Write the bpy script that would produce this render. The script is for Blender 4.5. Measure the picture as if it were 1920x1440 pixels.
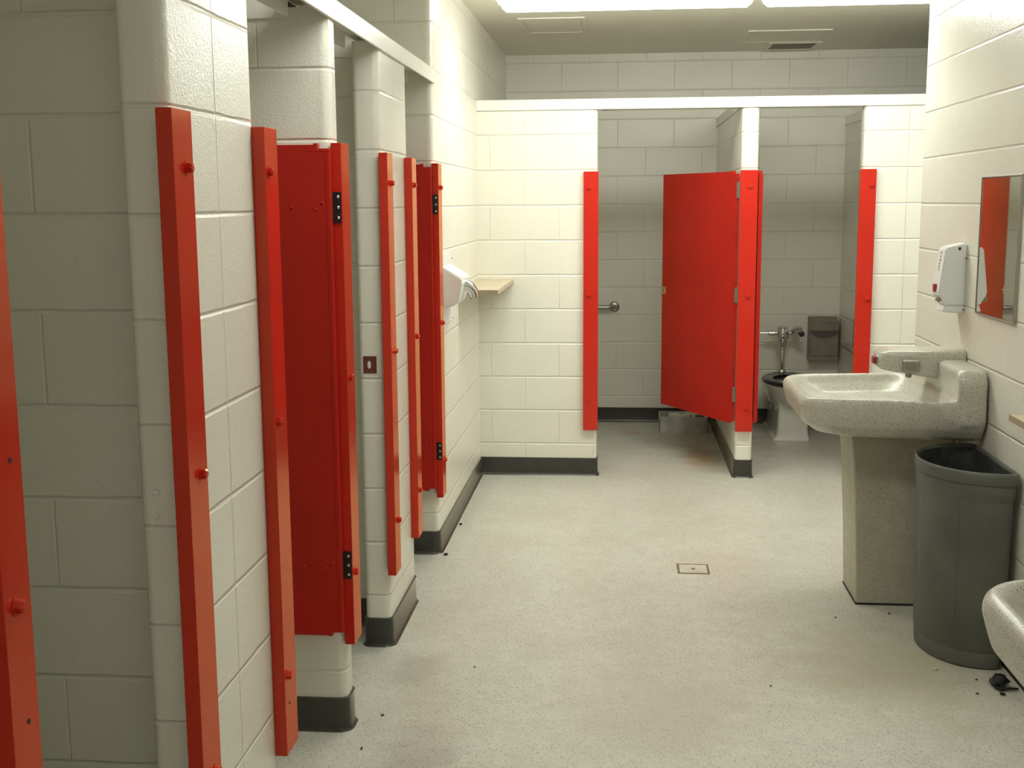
import bpy, bmesh, math, random
from mathutils import Vector, Matrix
random.seed(7)
for o in list(bpy.data.objects): bpy.data.objects.remove(o)
S = bpy.context.scene
COL = S.collection
PI = math.pi

# ------------------------------------------------------------------ camera
YAW, PITCH, ROLL, FPX, EYE = .0923, .1521, .0069, 2220.0, 1.637
cy, sy, cp, sp, cr, sr = math.cos(YAW), math.sin(YAW), math.cos(PITCH), math.sin(PITCH), math.cos(ROLL), math.sin(ROLL)
Fw = Vector((-sy*cp, cy*cp, -sp)); Rt = Vector((cy, sy, 0)); Up = Rt.cross(Fw)
R2 = Rt*cr - Up*sr; U2 = Up*cr + Rt*sr
cd = bpy.data.cameras.new('camera'); cam = bpy.data.objects.new('camera', cd); COL.objects.link(cam)
cd.sensor_width = 36; cd.sensor_fit = 'HORIZONTAL'; cd.lens = FPX*36/1920; cd.clip_start = .02
M = Matrix.Identity(4)
for i in range(3):
    M[i][0], M[i][1], M[i][2] = R2[i], U2[i], -Fw[i]
M[2][3] = EYE
cam.matrix_world = M
S.camera = cam

# ------------------------------------------------------------------ world, exposure
w = bpy.data.worlds.new('world'); S.world = w; w.use_nodes = True
w.node_tree.nodes['Background'].inputs[0].default_value = (.5, .5, .45, 1)
w.node_tree.nodes['Background'].inputs[1].default_value = .05
S.view_settings.view_transform = 'Standard'; S.view_settings.look = 'None'
S.view_settings.gamma = 1; S.view_settings.use_curve_mapping = False
S.view_settings.exposure = 0.42
LAMP_FAR, LAMP_MID, LAMP_NEAR = 13.5, 9.0, 4.2
LAMP_COL = (.985, 1.0, .955)

# ------------------------------------------------------------------ key dimensions (metres)
XL, XR, YF, YG, CEIL, HB, HT = -.8445, 1.373, 7.014, 8.814, 2.69, 2.165, 2.225
CO, Z0 = .2032, -.008          # block course, joint offset

# ------------------------------------------------------------------ materials
def nmat(name):
    m = bpy.data.materials.new(name); m.use_nodes = True
    nt = m.node_tree; b = nt.nodes['Principled BSDF']
    return m, nt, b
def N(nt, t, **k):
    n = nt.nodes.new(t)
    for a, v in k.items(): setattr(n, a, v)
    return n
def math_(nt, op, a, b=None, c=None):
    n = N(nt, 'ShaderNodeMath', operation=op)
    for i, v in enumerate((a, b, c)):
        if v is None: continue
        if isinstance(v, (int, float)): n.inputs[i].default_value = v
        else: nt.links.new(v, n.inputs[i])
    return n.outputs[0]
def mixc(nt, f, a, b):
    n = N(nt, 'ShaderNodeMix', data_type='RGBA')
    for i, v in ((0, f), (6, a), (7, b)):
        if isinstance(v, (int, float)): n.inputs[i].default_value = v
        elif isinstance(v, tuple): n.inputs[i].default_value = (*v, 1)
        else: nt.links.new(v, n.inputs[i])
    return n.outputs[2]
def smooth(nt, v, lo, hi, o0=0.0, o1=1.0):
    n = N(nt, 'ShaderNodeMapRange', interpolation_type='SMOOTHSTEP')
    nt.links.new(v, n.inputs[0])
    n.inputs[1].default_value = lo; n.inputs[2].default_value = hi
    n.inputs[3].default_value = o0; n.inputs[4].default_value = o1
    return n.outputs[0]
def noise(nt, vec, scale, detail=2, rough=.5):
    n = N(nt, 'ShaderNodeTexNoise'); nt.links.new(vec, n.inputs['Vector'])
    n.inputs['Scale'].default_value = scale; n.inputs['Detail'].default_value = detail; n.inputs['Roughness'].default_value = rough
    return n.outputs['Fac']

WALLC = (.84, .83, .72)
def block_mat(name, offx=0., offy=0., stackx=False, stacky=False, half=False):
    """painted concrete block: bump joints every .2032 m high and .4064 m long, world metres"""
    m, nt, b = nmat(name)
    g = N(nt, 'ShaderNodeNewGeometry'); s = N(nt, 'ShaderNodeSeparateXYZ'); nt.links.new(g.outputs['Position'], s.inputs[0])
    sn = N(nt, 'ShaderNodeSeparateXYZ'); nt.links.new(g.outputs['True Normal'], sn.inputs[0])
    X, Y, Z = s.outputs
    isx = math_(nt, 'GREATER_THAN', math_(nt, 'ABSOLUTE', sn.outputs[0]), math_(nt, 'ABSOLUTE', sn.outputs[1]))  # face looks along x -> runs along y
    v = math_(nt, 'DIVIDE', math_(nt, 'SUBTRACT', Z, Z0), CO)
    row = math_(nt, 'FLOOR', v); fv = math_(nt, 'SUBTRACT', v, row)
    dv = math_(nt, 'MULTIPLY', math_(nt, 'MINIMUM', fv, math_(nt, 'SUBTRACT', 1, fv)), CO)
    par = math_(nt, 'MULTIPLY', math_(nt, 'FLOORED_MODULO', row, 2), .5)
    def dist(c, off, stack):
        u = math_(nt, 'DIVIDE', math_(nt, 'SUBTRACT', c, off), 2*CO)
        if not stack: u = math_(nt, 'ADD', u, par)
        f = math_(nt, 'FRACT', u)
        return math_(nt, 'MULTIPLY', math_(nt, 'MINIMUM', f, math_(nt, 'SUBTRACT', 1, f)), 2*CO)
    dux = dist(X, offx, stackx); duy = dist(Y, offy, stacky)
    du = math_(nt, 'ADD', math_(nt, 'MULTIPLY', duy, isx), math_(nt, 'MULTIPLY', dux, math_(nt, 'SUBTRACT', 1, isx)))
    # no vertical joints on upward faces, fine
    wob = math_(nt, 'MULTIPLY', math_(nt, 'SUBTRACT', noise(nt, g.outputs['Position'], 9, 2), .5), .006)
    d = math_(nt, 'ADD', math_(nt, 'MINIMUM', dv, math_(nt, 'ADD', du, .0028)), wob)
    groove = smooth(nt, d, .0005, .0075)
    n1 = noise(nt, g.outputs['Position'], 170, 3, .6); n2 = noise(nt, g.outputs['Position'], 38, 2)
    h = math_(nt, 'ADD', math_(nt, 'MULTIPLY', groove, 1.0), math_(nt, 'ADD', math_(nt, 'MULTIPLY', n1, .42), math_(nt, 'MULTIPLY', n2, .25)))
    bp = N(nt, 'ShaderNodeBump'); bp.inputs['Strength'].default_value = .8; bp.inputs['Distance'].default_value = .0042
    nt.links.new(h, bp.inputs['Height']); nt.links.new(bp.outputs[0], b.inputs['Normal'])
    n3 = noise(nt, g.outputs['Position'], 1.7, 3)
    c = mixc(nt, smooth(nt, n3, .35, .7), WALLC, (.81, .79, .68))
    nt.links.new(c, b.inputs['Base Color'])
    b.inputs['Roughness'].default_value = .25; b.inputs['Specular IOR Level'].default_value = .65
    return m
M_wallL = block_mat('block_left', offx=-1.01, offy=5.45)
M_pierA = block_mat('block_pier_a', offx=-1.226, offy=2.455, stacky=True)
M_pierB = block_mat('block_pier_b', offx=-1.055, offy=3.3)
M_pierC = block_mat('block_pier_c', offx=-1.15, offy=4.435, stacky=True)
M_F = block_mat('block_front', offx=-.57, offy=7.3)
M_Q = block_mat('block_front_right', offx=1.62, offy=7.3, stackx=True)
M_G = block_mat('block_back', offx=-.0326, offy=8.0)
M_R = block_mat('block_right', offx=0, offy=4.53)

def plain(name, col, rough=.4, metal=0., spec=.5, bump=0., bscale=200, var=None, vscale=5, coat=0.):
    m, nt, b = nmat(name)
    b.inputs['Base Color'].default_value = (*col, 1); b.inputs['Roughness'].default_value = rough
    b.inputs['Metallic'].default_value = metal; b.inputs['Specular IOR Level'].default_value = spec
    b.inputs['Coat Weight'].default_value = coat; b.inputs['Coat Roughness'].default_value = .08; b.inputs['Coat IOR'].default_value = 1.6
    tc = N(nt, 'ShaderNodeTexCoord')
    if var:
        nt.links.new(mixc(nt, smooth(nt, noise(nt, tc.outputs['Object'], vscale, 3), .35, .7), col, var), b.inputs['Base Color'])
    if bump:
        bp = N(nt, 'ShaderNodeBump'); bp.inputs['Distance'].default_value = bump; bp.inputs['Strength'].default_value = .6
        nt.links.new(noise(nt, tc.outputs['Object'], bscale, 2), bp.inputs['Height']); nt.links.new(bp.outputs[0], b.inputs['Normal'])
    return m
M_ceil = plain('ceiling_paint', (.86, .85, .73), .6, bump=.001, bscale=60)
M_trimw = plain('header_paint', (.85, .84, .75), .35, bump=.0005, bscale=30)
def enamel(name, col, col2, rough, gloss, ior=1.5, bump=.00015, bscale=90, vscale=3):
    m, nt, b = nmat(name); nt.nodes.remove(b)
    out = [n for n in nt.nodes if n.type == 'OUTPUT_MATERIAL'][0]; tc = N(nt, 'ShaderNodeTexCoord')
    d = N(nt, 'ShaderNodeBsdfDiffuse'); g = N(nt, 'ShaderNodeBsdfGlossy'); f = N(nt, 'ShaderNodeFresnel'); mx = N(nt, 'ShaderNodeMixShader')
    nt.links.new(mixc(nt, smooth(nt, noise(nt, tc.outputs['Object'], vscale, 3), .35, .7), col, col2), d.inputs['Color'])
    g.inputs['Color'].default_value = (*gloss, 1); g.inputs['Roughness'].default_value = rough; f.inputs['IOR'].default_value = ior
    bp = N(nt, 'ShaderNodeBump'); bp.inputs['Distance'].default_value = bump; bp.inputs['Strength'].default_value = .6
    nt.links.new(noise(nt, tc.outputs['Object'], bscale, 2), bp.inputs['Height'])
    for n in (d, g, f): nt.links.new(bp.outputs[0], n.inputs['Normal'])
    nt.links.new(f.outputs[0], mx.inputs[0]); nt.links.new(d.outputs[0], mx.inputs[1]); nt.links.new(g.outputs[0], mx.inputs[2]); nt.links.new(mx.outputs[0], out.inputs[0])
    return m
M_red = enamel('red_gloss', (.60, .024, .016), (.55, .020, .014), .13, (1.0, .72, .42), ior=1.60)
M_redd = enamel('red_door', (.53, .020, .016), (.48, .018, .014), .24, (1.0, .66, .34), ior=1.5)
M_base = enamel('vinyl_base', (.026, .026, .026), (.036, .034, .032), .30, (1.0, .97, .88), ior=1.62, bump=.0005, bscale=20, vscale=6)
M_black = plain('hinge_black', (.012, .012, .014), .35)
M_chrome = plain('chrome', (.75, .75, .74), .12, metal=1)
M_steel = plain('brushed_steel', (.42, .41, .38), .35, metal=1, bump=.0003, bscale=200)
M_dsteel = plain('dark_steel', (.30, .265, .215), .45, metal=.45, var=(.25, .22, .18), vscale=12)
M_notch = plain('notch_shade', (.10, .085, .07), .6)  # dark brown paints the shade inside the dispenser's finger notch
M_mirror = plain('mirror_glass', (.86, .88, .84), .015, metal=1)
M_whitep = plain('white_enamel', (.82, .82, .78), .3)
M_whitem = plain('soap_white', (.80, .81, .80), .35)
M_porc = plain('porcelain', (.74, .73, .66), .12, coat=.4)
M_seat = plain('black_seat', (.008, .009, .012), .16)
M_can = plain('grey_plastic', (.125, .130, .108), .52, bump=.0008, bscale=50, var=(.095, .098, .082), vscale=4)
M_liner = plain('liner_film', (.040, .046, .042), .28, var=(.065, .072, .066), vscale=30)
M_tan = plain('tan_laminate', (.60, .51, .36), .45, var=(.55, .46, .32), vscale=14)
M_tand = plain('tan_edge', (.36, .29, .19), .55)
M_dark = plain('dark_hole', (.02, .018, .015), .7)
M_rust = plain('rust_red', (.16, .028, .018), .5, var=(.09, .035, .03), vscale=60)
M_brown = plain('brown_frame', (.26, .17, .09), .6, var=(.16, .11, .06), vscale=40)
M_redbtn = plain('red_button', (.35, .03, .03), .3)
M_card = plain('grey_carton', (.66, .66, .62), .6, var=(.44, .43, .40), vscale=8)
M_cardin = plain('carton_inside', (.16, .13, .11), .8)
M_paper = plain('white_paper', (.72, .69, .62), .7)
M_crumb = plain('tan_crumb', (.62, .50, .32), .8)
M_seal = plain('dark_seal', (.03, .026, .02), .6)
M_copper = plain('copper_pipe', (.35, .14, .06), .4, metal=.8)

def terrazzo(name, base, base2, speck, scale, dens, rough, big=None):
    m, nt, b = nmat(name); tc = N(nt, 'ShaderNodeTexCoord'); P = tc.outputs['Object']
    v = N(nt, 'ShaderNodeTexVoronoi'); nt.links.new(P, v.inputs['Vector']); v.inputs['Scale'].default_value = scale
    sc = N(nt, 'ShaderNodeSeparateColor'); nt.links.new(v.outputs['Color'], sc.inputs[0])
    chip = math_(nt, 'MULTIPLY', math_(nt, 'LESS_THAN', sc.outputs[0], dens), smooth(nt, v.outputs['Distance'], .45, .25))
    c = mixc(nt, smooth(nt, noise(nt, P, 2.2, 4, .6), .35, .68), base, base2)
    c = mixc(nt, math_(nt, 'MULTIPLY', smooth(nt, noise(nt, P, 14, 5, .7), .4, .65), .28), c, tuple(x*.8 for x in base2))
    c = mixc(nt, math_(nt, 'MULTIPLY', smooth(nt, sc.outputs[1], 0, 1), .35), c, tuple(x*.72 for x in base))
    c = mixc(nt, math_(nt, 'MULTIPLY', chip, .9), c, speck)
    if big:
        v2 = N(nt, 'ShaderNodeTexVoronoi'); nt.links.new(P, v2.inputs['Vector']); v2.inputs['Scale'].default_value = big
        s2 = N(nt, 'ShaderNodeSeparateColor'); nt.links.new(v2.outputs['Color'], s2.inputs[0])
        ch2 = math_(nt, 'MULTIPLY', math_(nt, 'LESS_THAN', s2.outputs[0], .32), smooth(nt, v2.outputs['Distance'], .30, .18))
        c = mixc(nt, math_(nt, 'MULTIPLY', ch2, .7), c, speck)
    b.inputs['Roughness'].default_value = rough
    return m, nt, b, c, P
M_sink, nt, b, c, P = terrazzo('sink_terrazzo', (.60, .59, .50), (.54, .53, .44), (.06, .06, .045), 300, .28, .28, big=120)
nt.links.new(c, b.inputs['Base Color'])
M_ped, nt, b, c, P = terrazzo('pedestal_terrazzo', (.50, .48, .37), (.42, .40, .30), (.09, .08, .05), 280, .30, .4)
nt.links.new(c, b.inputs['Base Color'])
M_floor, nt, b, c, P = terrazzo('floor_terrazzo', (.68, .68, .585), (.61, .60, .505), (.14, .13, .10), 190, .27, .36)
# stains and darker tinted patches, ellipses with ragged edges
def blob(px, py, rx, ry, col, amt, c):
    s = N(nt, 'ShaderNodeSeparateXYZ'); nt.links.new(P, s.inputs[0])
    dx = math_(nt, 'POWER', math_(nt, 'DIVIDE', math_(nt, 'SUBTRACT', s.outputs[0], px), rx), 2)
    dy = math_(nt, 'POWER', math_(nt, 'DIVIDE', math_(nt, 'SUBTRACT', s.outputs[1], py), ry), 2)
    r = math_(nt, 'ADD', math_(nt, 'SQRT', math_(nt, 'ADD', dx, dy)), math_(nt, 'MULTIPLY', math_(nt, 'SUBTRACT', noise(nt, P, 9, 3), .5), 1.2))
    return mixc(nt, math_(nt, 'MULTIPLY', smooth(nt, r, 1.1, .2), amt), c, col)
c = blob(.53, 7.6, .15, .5, (.44, .25, .11), .75, c)
c = blob(.08, 8.35, .10, .12, (.45, .28, .16), .5, c)
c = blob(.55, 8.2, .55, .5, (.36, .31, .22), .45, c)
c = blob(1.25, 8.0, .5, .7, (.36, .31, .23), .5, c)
c = blob(.95, 4.1, .45, .6, (.46, .43, .29), .5, c)
c = blob(.1, 3.7, .5, .5, (.50, .48, .36), .35, c)
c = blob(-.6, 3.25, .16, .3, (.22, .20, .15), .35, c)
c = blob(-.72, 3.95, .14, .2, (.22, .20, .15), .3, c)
nt.links.new(c, b.inputs['Base Color'])
# hairline cracks
bp = N(nt, 'ShaderNodeBump'); bp.inputs['Distance'].default_value = .0006; bp.inputs['Strength'].default_value = .3
nt.links.new(noise(nt, P, 260, 2), bp.inputs['Height']); nt.links.new(bp.outputs[0], b.inputs['Normal'])

def emit(name, col, st):
    m, nt, b = nmat(name)
    b.inputs['Base Color'].default_value = (.8, .8, .78, 1); b.inputs['Emission Color'].default_value = (*col, 1); b.inputs['Emission Strength'].default_value = st
    return m
M_lampf = emit('lens_far', LAMP_COL, LAMP_FAR); M_lampm = emit('lens_mid', LAMP_COL, LAMP_MID); M_lampn = emit('lens_near', LAMP_COL, LAMP_NEAR)

# ------------------------------------------------------------------ mesh helpers
def finish(name, bm, mat, parent=None, shift=None, smooth_=None, recalc=True):
    if recalc: bmesh.ops.recalc_face_normals(bm, faces=bm.faces)
    if shift is not None: bmesh.ops.translate(bm, vec=-Vector(shift), verts=bm.verts)
    me = bpy.data.meshes.new(name); bm.to_mesh(me); bm.free()
    if isinstance(mat, (list, tuple)):
        for x in mat: me.materials.append(x)
    else: me.materials.append(mat)
    if smooth_:
        for p in me.polygons: p.use_smooth = True
        try: me.set_sharp_from_angle(angle=math.radians(smooth_))
        except Exception: pass
    o = bpy.data.objects.new(name, me); COL.objects.link(o)
    if parent is not None: o.parent = parent
    return o
def struct(name, bm, mat, label=None, **k):
    o = finish(name, bm, mat, **k); o['kind'] = 'structure'
    if label: o['label'] = label
    return o
def thing(name, label, cat, loc=(0, 0, 0), rz=0, group=None):
    o = bpy.data.objects.new(name, None); o.empty_display_size = .05; COL.objects.link(o)
    o.location = loc; o.rotation_euler = (0, 0, rz)
    o['label'] = label; o['category'] = cat
    if group: o['group'] = group
    return o
def tag(o, label, cat, group=None):
    o['label'] = label; o['category'] = cat
    if group: o['group'] = group
    return o
def add_box(bm, x0, x1, y0, y1, z0, z1, bev=0., seg=2):
    t = bmesh.new()
    vs = [t.verts.new(p) for p in ((x0, y0, z0), (x1, y0, z0), (x1, y1, z0), (x0, y1, z0), (x0, y0, z1), (x1, y0, z1), (x1, y1, z1), (x0, y1, z1))]
    for f in ((0, 3, 2, 1), (4, 5, 6, 7), (0, 1, 5, 4), (1, 2, 6, 5), (2, 3, 7, 6), (3, 0, 4, 7)): t.faces.new([vs[i] for i in f])
    if bev: bmesh.ops.bevel(t, geom=t.edges[:], offset=bev, segments=seg, affect='EDGES', profile=.5)
    merge(bm, t); return bm
def merge(bm, t):
    me = bpy.data.meshes.new('tmp'); t.to_mesh(me); t.free(); bm.from_mesh(me); bpy.data.meshes.remove(me)
def box(*a, **k): return add_box(bmesh.new(), *a, **k)
def round_poly(pts, seg=5):
    """pts: (x, y, r) anticlockwise or clockwise; rounds corners with r>0"""
    out = []; n = len(pts)
    for i in range(n):
        p = Vector(pts[i][:2]); r = pts[i][2] if len(pts[i]) > 2 else 0
        if r <= 0: out.append(p); continue
        a = (Vector(pts[i-1][:2])-p).normalized(); b_ = (Vector(pts[(i+1) % n][:2])-p).normalized()
        ang = a.angle(b_); t = r/math.tan(ang/2)
        c = p+(a+b_).normalized()*(r/math.sin(ang/2))
        s = p+a*t-c; e = p+b_*t-c
        a0 = math.atan2(s.y, s.x); a1 = math.atan2(e.y, e.x); da = (a1-a0+PI) % (2*PI)-PI
        for k in range(seg+1):
            q = a0+da*k/seg; out.append(c+Vector((math.cos(q), math.sin(q)))*r)
    return out
def add_rings(bm, rings, closed=True, caps=True):
    vr = [[bm.verts.new(p) for p in r] for r in rings]
    n = len(vr[0])
    for a, b_ in zip(vr[:-1], vr[1:]):
        for i in range(n if closed else n-1):
            j = (i+1) % n; bm.faces.new((a[i], a[j], b_[j], b_[i]))
    if caps:
        bm.faces.new(vr[0][::-1]); bm.faces.new(vr[-1])
    return bm
def prism(poly, z0, z1, bm=None):
    bm = bm or bmesh.new()
    return add_rings(bm, [[(p[0], p[1], z0) for p in poly], [(p[0], p[1], z1) for p in poly]])
def add_tube(bm, pts, r, seg=12, caps=True):
    pts = [Vector(p) for p in pts]; rings = []
    rr = r if isinstance(r, (list, tuple)) else [r]*len(pts)
    up = None
    for i, p in enumerate(pts):
        t = (pts[min(i+1, len(pts)-1)]-pts[max(i-1, 0)]).normalized()
        if up is None: up = Vector((0, 0, 1)) if abs(t.z) < .9 else Vector((1, 0, 0))
        s = t.cross(up).normalized(); up = s.cross(t).normalized()
        rings.append([p+(s*math.cos(2*PI*k/seg)+up*math.sin(2*PI*k/seg))*rr[i] for k in range(seg)])
    return add_rings(bm, rings, caps=caps)
def offs(poly, d):
    """offset closed polygon outward by d"""
    n = len(poly); area = sum(poly[i-1][0]*poly[i][1]-poly[i][0]*poly[i-1][1] for i in range(n)); s = 1 if area > 0 else -1
    out = []
    for i in range(n):
        p = Vector(poly[i][:2]); a = (p-Vector(poly[i-1][:2])).normalized(); b_ = (Vector(poly[(i+1) % n][:2])-p).normalized()
        na = Vector((a.y, -a.x))*s; nb = Vector((b_.y, -b_.x))*s
        m = (na+nb).normalized(); out.append(p+m*(d/max(.35, m.dot(na))))
    return out
def skirting(name, poly, label=None):
    rings = []
    for d, z in ((.016, .0), (.010, .006), (.0065, .016), (.006, .100), (.008, .107), (.0, .109)):
        rings.append([(p.x, p.y, z) for p in offs(poly, d)])
    return struct(name, add_rings(bmesh.new(), rings), M_base, label, smooth_=40)

# ------------------------------------------------------------------ room shell
XB = -2.4                                    # rear wall of the left stalls
floor = struct('floor', box(XB-.1, 3.3, -1.4, YG+.1, -.08, 0), M_floor, 'pale speckled terrazzo floor')
struct('ceiling', box(XB-.1, 3.3, -1.4, YG+.1, CEIL, CEIL+.08), M_ceil, 'cream painted ceiling')
wl = round_poly([(XL, 5.35, .028), (XL, YG, 0), (XL-.1, YG, 0), (XL-.1, 5.45, 0), (XB, 5.45, 0), (XB, 5.35, 0)])
struct('wall_left', prism(wl, 0, CEIL), M_wallL, 'cream painted block wall past the last left stall', smooth_=40)
skirting('baseboard_left', wl)
struct('wall_left_stall_rear', box(XB-.1, XB, -1.3, 5.45, 0, CEIL), M_wallL, 'rear block wall inside the left stalls')
struct('wall_near', box(XB-.1, XR+.3, -1.4, -1.3, 0, CEIL), M_wallL, 'block wall behind the viewer')
wf = round_poly([(XL-.05, YF, 0), (-.140, YF, .022), (-.140, YF+.1, .022), (XL-.05, YF+.1, 0)])
struct('wall_stall_front', prism(wf, 0, HB+.03), M_F, 'short block wall left of the back stalls', smooth_=40)
skirting('baseboard_stall_front', wf)
wp = round_poly([(.683, YF, .022), (.783, YF, .022), (.783, YG, 0), (.683, YG, 0)])
struct('wall_stall_divider', prism(wp, 0, HB+.03), M_Q, 'narrow block divider between the two back stalls', smooth_=40)
skirting('baseboard_stall_divider', wp)
wq = round_poly([(1.368, YF, .025), (3.2, YF, 0), (3.2, YF+.1, 0), (1.69, YF+.1, 0), (1.69, YG, 0), (1.59, YG, 0), (1.59, YF+.1, 0), (1.368, YF+.1, .022)])
struct('wall_stall_front_right', prism(wq, 0, HB+.03), M_Q, 'block wall right of the back stalls', smooth_=40)
skirting('baseboard_stall_front_right', wq)
struct('wall_back', box(-.95, 3.3, YG, YG+.1, 0, CEIL), M_G, 'cream block rear wall of the back stalls')
skirting('baseboard_back', [(-.9, YG, 0), (3.2, YG, 0), (3.2, YG+.05, 0), (-.9, YG+.05, 0)])
wr = round_poly([(XR, -1.3, 0), (XR+.2, -1.3, 0), (XR+.2, 5.68, .02), (XR, 5.68, .02)])
struct('wall_right', prism(wr, 0, CEIL), M_R, 'cream block wall behind the sinks', smooth_=40)
skirting('baseboard_right', wr)
struct('wall_far_right', box(3.2, 3.3, 4.4, YG, 0, CEIL), M_R, 'block wall round the corner')
struct('wall_alcove', box(XR+.2, 3.3, 4.3, 4.4, 0, CEIL), M_R, 'block wall closing the alcove')

# stall partitions of the left bank
def tpier(y0, y1, py0):
    return round_poly([(XL, y0, .026), (XL, y1, .026), (-.94, y1, .02), (-.94, py0+.1, 0), (XB, py0+.1, 0), (XB, py0, 0), (-.94, py0, 0), (-.94, y0, .02)])
def spier(y0, y1):
    return round_poly([(XL, y0, .026), (XL, y1, .026), (XB, y1, 0), (XB, y0, 0)])
PA = tpier(2.19, 2.72, 2.405); PB = spier(3.45, 3.55); PC = tpier(4.17, 4.70, 4.385); P0 = spier(1.41, 1.51)
for nm, poly, mt, lb in (('wall_left_pier', P0, M_pierB, 'nearest straight block divider of the left stalls'), ('wall_left_pier_wide', PA, M_pierA, 'nearest wide block pier of the left stalls'),
                         ('wall_left_pier_straight', PB, M_pierB, 'straight block divider between the two wide piers'), ('wall_left_pier_far', PC, M_pierC, 'farther wide block pier of the left stalls')):
    struct(nm, prism(poly, 0, HB+.03), mt, lb, smooth_=40)
    skirting(nm.replace('wall', 'baseboard'), poly)

# white header channels over the stalls
def channel_y(x0, x1, y0, y1, gaps=()):
    bm = bmesh.new()
    add_box(bm, x1-.010, x1, y0, y1, HB, HT, .0015, 1)
    add_box(bm, x0, x1-.010, y0, y1, HT-.010, HT)
    ys = [y0]
    for g in gaps: ys += [g[0], g[1]]
    ys.append(y1)
    for a, b_ in zip(ys[::2], ys[1::2]): add_box(bm, x0, x0+.008, a, b_, HB, HT-.010)
    return bm
struct('trim_1', channel_y(-.957, -.8335, -1.3, 5.395, ((2.15, 2.74), (3.42, 3.57), (4.125, 4.72))), M_trimw, 'long white header channel over the left stalls')
bm = bmesh.new()
add_box(bm, XL, 3.2, YF-.011, YF-.001, HB, HT, .0015, 1); add_box(bm, XL, 3.2, YF-.001, YF+.113, HT-.010, HT)
for a, b_ in ((-.12, .67), (.80, 1.355)): add_box(bm, a, b_, YF+.105, YF+.113, HB, HT-.01)
struct('trim_2', bm, M_trimw, 'long white header channel over the back stalls')
def cap_x(y0, y1, x0, x1):
    bm = bmesh.new(); add_box(bm, x0, x1, y0-.008, y0-.001, HB, HT); add_box(bm, x0, x1, y1+.001, y1+.008, HB, HT); add_box(bm, x0, x1, y0-.001, y1+.001, HT-.01, HT); return bm
def cap_y(x0, x1, y0, y1):
    bm = bmesh.new(); add_box(bm, x0-.008, x0-.001, y0, y1, HB, HT); add_box(bm, x1+.001, x1+.008, y0, y1, HB, HT); add_box(bm, x0-.001, x1+.001, y0, y1, HT-.01, HT); return bm
struct('trim_3', cap_x(2.405, 2.505, XB, -.962), M_trimw, 'white cap on the nearest left partition')
struct('trim_4', cap_x(3.45, 3.55, XB, -.962), M_trimw, 'white cap on the middle left partition')
struct('trim_5', cap_x(4.385, 4.485, XB, -.962), M_trimw, 'white cap on the farther left partition')
struct('trim_6', cap_y(.683, .783, YF+.12, YG), M_trimw, 'white cap on the back stall divider')
struct('trim_7', cap_y(1.59, 1.69, YF+.12, YG), M_trimw, 'white cap on the right partition of the back stalls')

# ------------------------------------------------------------------ ceiling lights, vent, panels
def fixture(x0, x1, yc, mat, label, group):
    t = thing('ceiling_light', label, 'ceiling light', (0.5*(x0+x1), yc, CEIL), group=group)
    sh = t.location.copy()
    hw = .15
    prof = [(-hw+.04, CEIL-.001), (-hw+.04, CEIL-.026), (-hw+.01, CEIL-.034), (hw-.01, CEIL-.034), (hw-.04, CEIL-.026), (hw-.04, CEIL-.001)]
    finish('housing', add_rings(bmesh.new(), [[(x, yc+a, z) for a, z in prof] for x in (x0, x1)]), M_whitep, t, sh)
    rings = []
    for x, s in ((x0+.002, .55), (x0+.012, .85), (x0+.03, 1.0), (x1-.03, 1.0), (x1-.012, .85), (x1-.002, .55)):
        r = []
        for k in range(13):
            a = PI*k/12; r.append((x, yc-hw*(.93+.07*s)*math.cos(a), CEIL-.036-.100*s*math.sin(a)**.36 if 0 < k < 12 else CEIL-.035))
        rings.append(r)
    finish('lens', add_rings(bmesh.new(), rings), mat, t, sh, smooth_=50)
    for xa, xb in ((x0-.012, x0), (x1, x1+.012)):
        pr = [(yc-hw*.9, CEIL-.010), (yc-hw*.9, CEIL-.060), (yc-hw*.75, CEIL-.092), (yc+hw*.75, CEIL-.092), (yc+hw*.9, CEIL-.060), (yc+hw*.9, CEIL-.010)]
        finish('end_cap', add_rings(bmesh.new(), [[(x, a, z) for a, z in pr] for x in (xa, xb)]), M_whitep, t, sh)
    return t
fixture(-.595, .622, 5.92, M_lampf, 'lit fluorescent ceiling fixture left of centre, end to end with another', 'lit ceiling fixtures')['group'] = 'lit ceiling fixtures'
fixture(.665, 1.90, 5.92, M_lampf, 'lit fluorescent ceiling fixture at the right, cut by the sink wall', 'lit ceiling fixtures')
fixture(-.66, .655, 3.05, M_lampm, 'lit fluorescent ceiling fixture over the middle of the aisle, above the frame', None)
fixture(-.50, .80, -.2, M_lampn, 'lit fluorescent ceiling fixture behind the viewer', None)

def outline_panel(x0, x1, y0, y1, w_, mat, name, label):
    bm = bmesh.new(); z1 = CEIL+.002
    add_box(bm, x0, x1, y0, y0+w_, CEIL-.006, z1); add_box(bm, x0, x1, y1-w_, y1, CEIL-.006, z1)
    add_box(bm, x0, x0+w_, y0+w_, y1-w_, CEIL-.006, z1); add_box(bm, x1-w_, x1, y0+w_, y1-w_, CEIL-.006, z1)
    t = thing(name, label, 'ceiling panel', ((x0+x1)/2, (y0+y1)/2, CEIL))
    finish('frame', bm, mat, t, t.location)
    finish('panel', box(x0+w_+.006, x1-w_-.006, y0+w_+.006, y1-w_-.006, CEIL-.004, z1), M_ceil, t, t.location)
outline_panel(-.606, -.22, 7.06, 7.66, .022, M_ceil, 'access_panel', 'cream ceiling access panel at the left, beyond the lit fixture')
outline_panel(.787, 1.30, 7.76, 8.30, .018, M_ceil, 'access_panel', 'larger cream ceiling access panel beside the dark vent')
t = thing('ceiling_vent', 'small dark slotted ceiling vent above the right back stall', 'vent', (1.155, 8.52, CEIL))
bm = bmesh.new()
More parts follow.
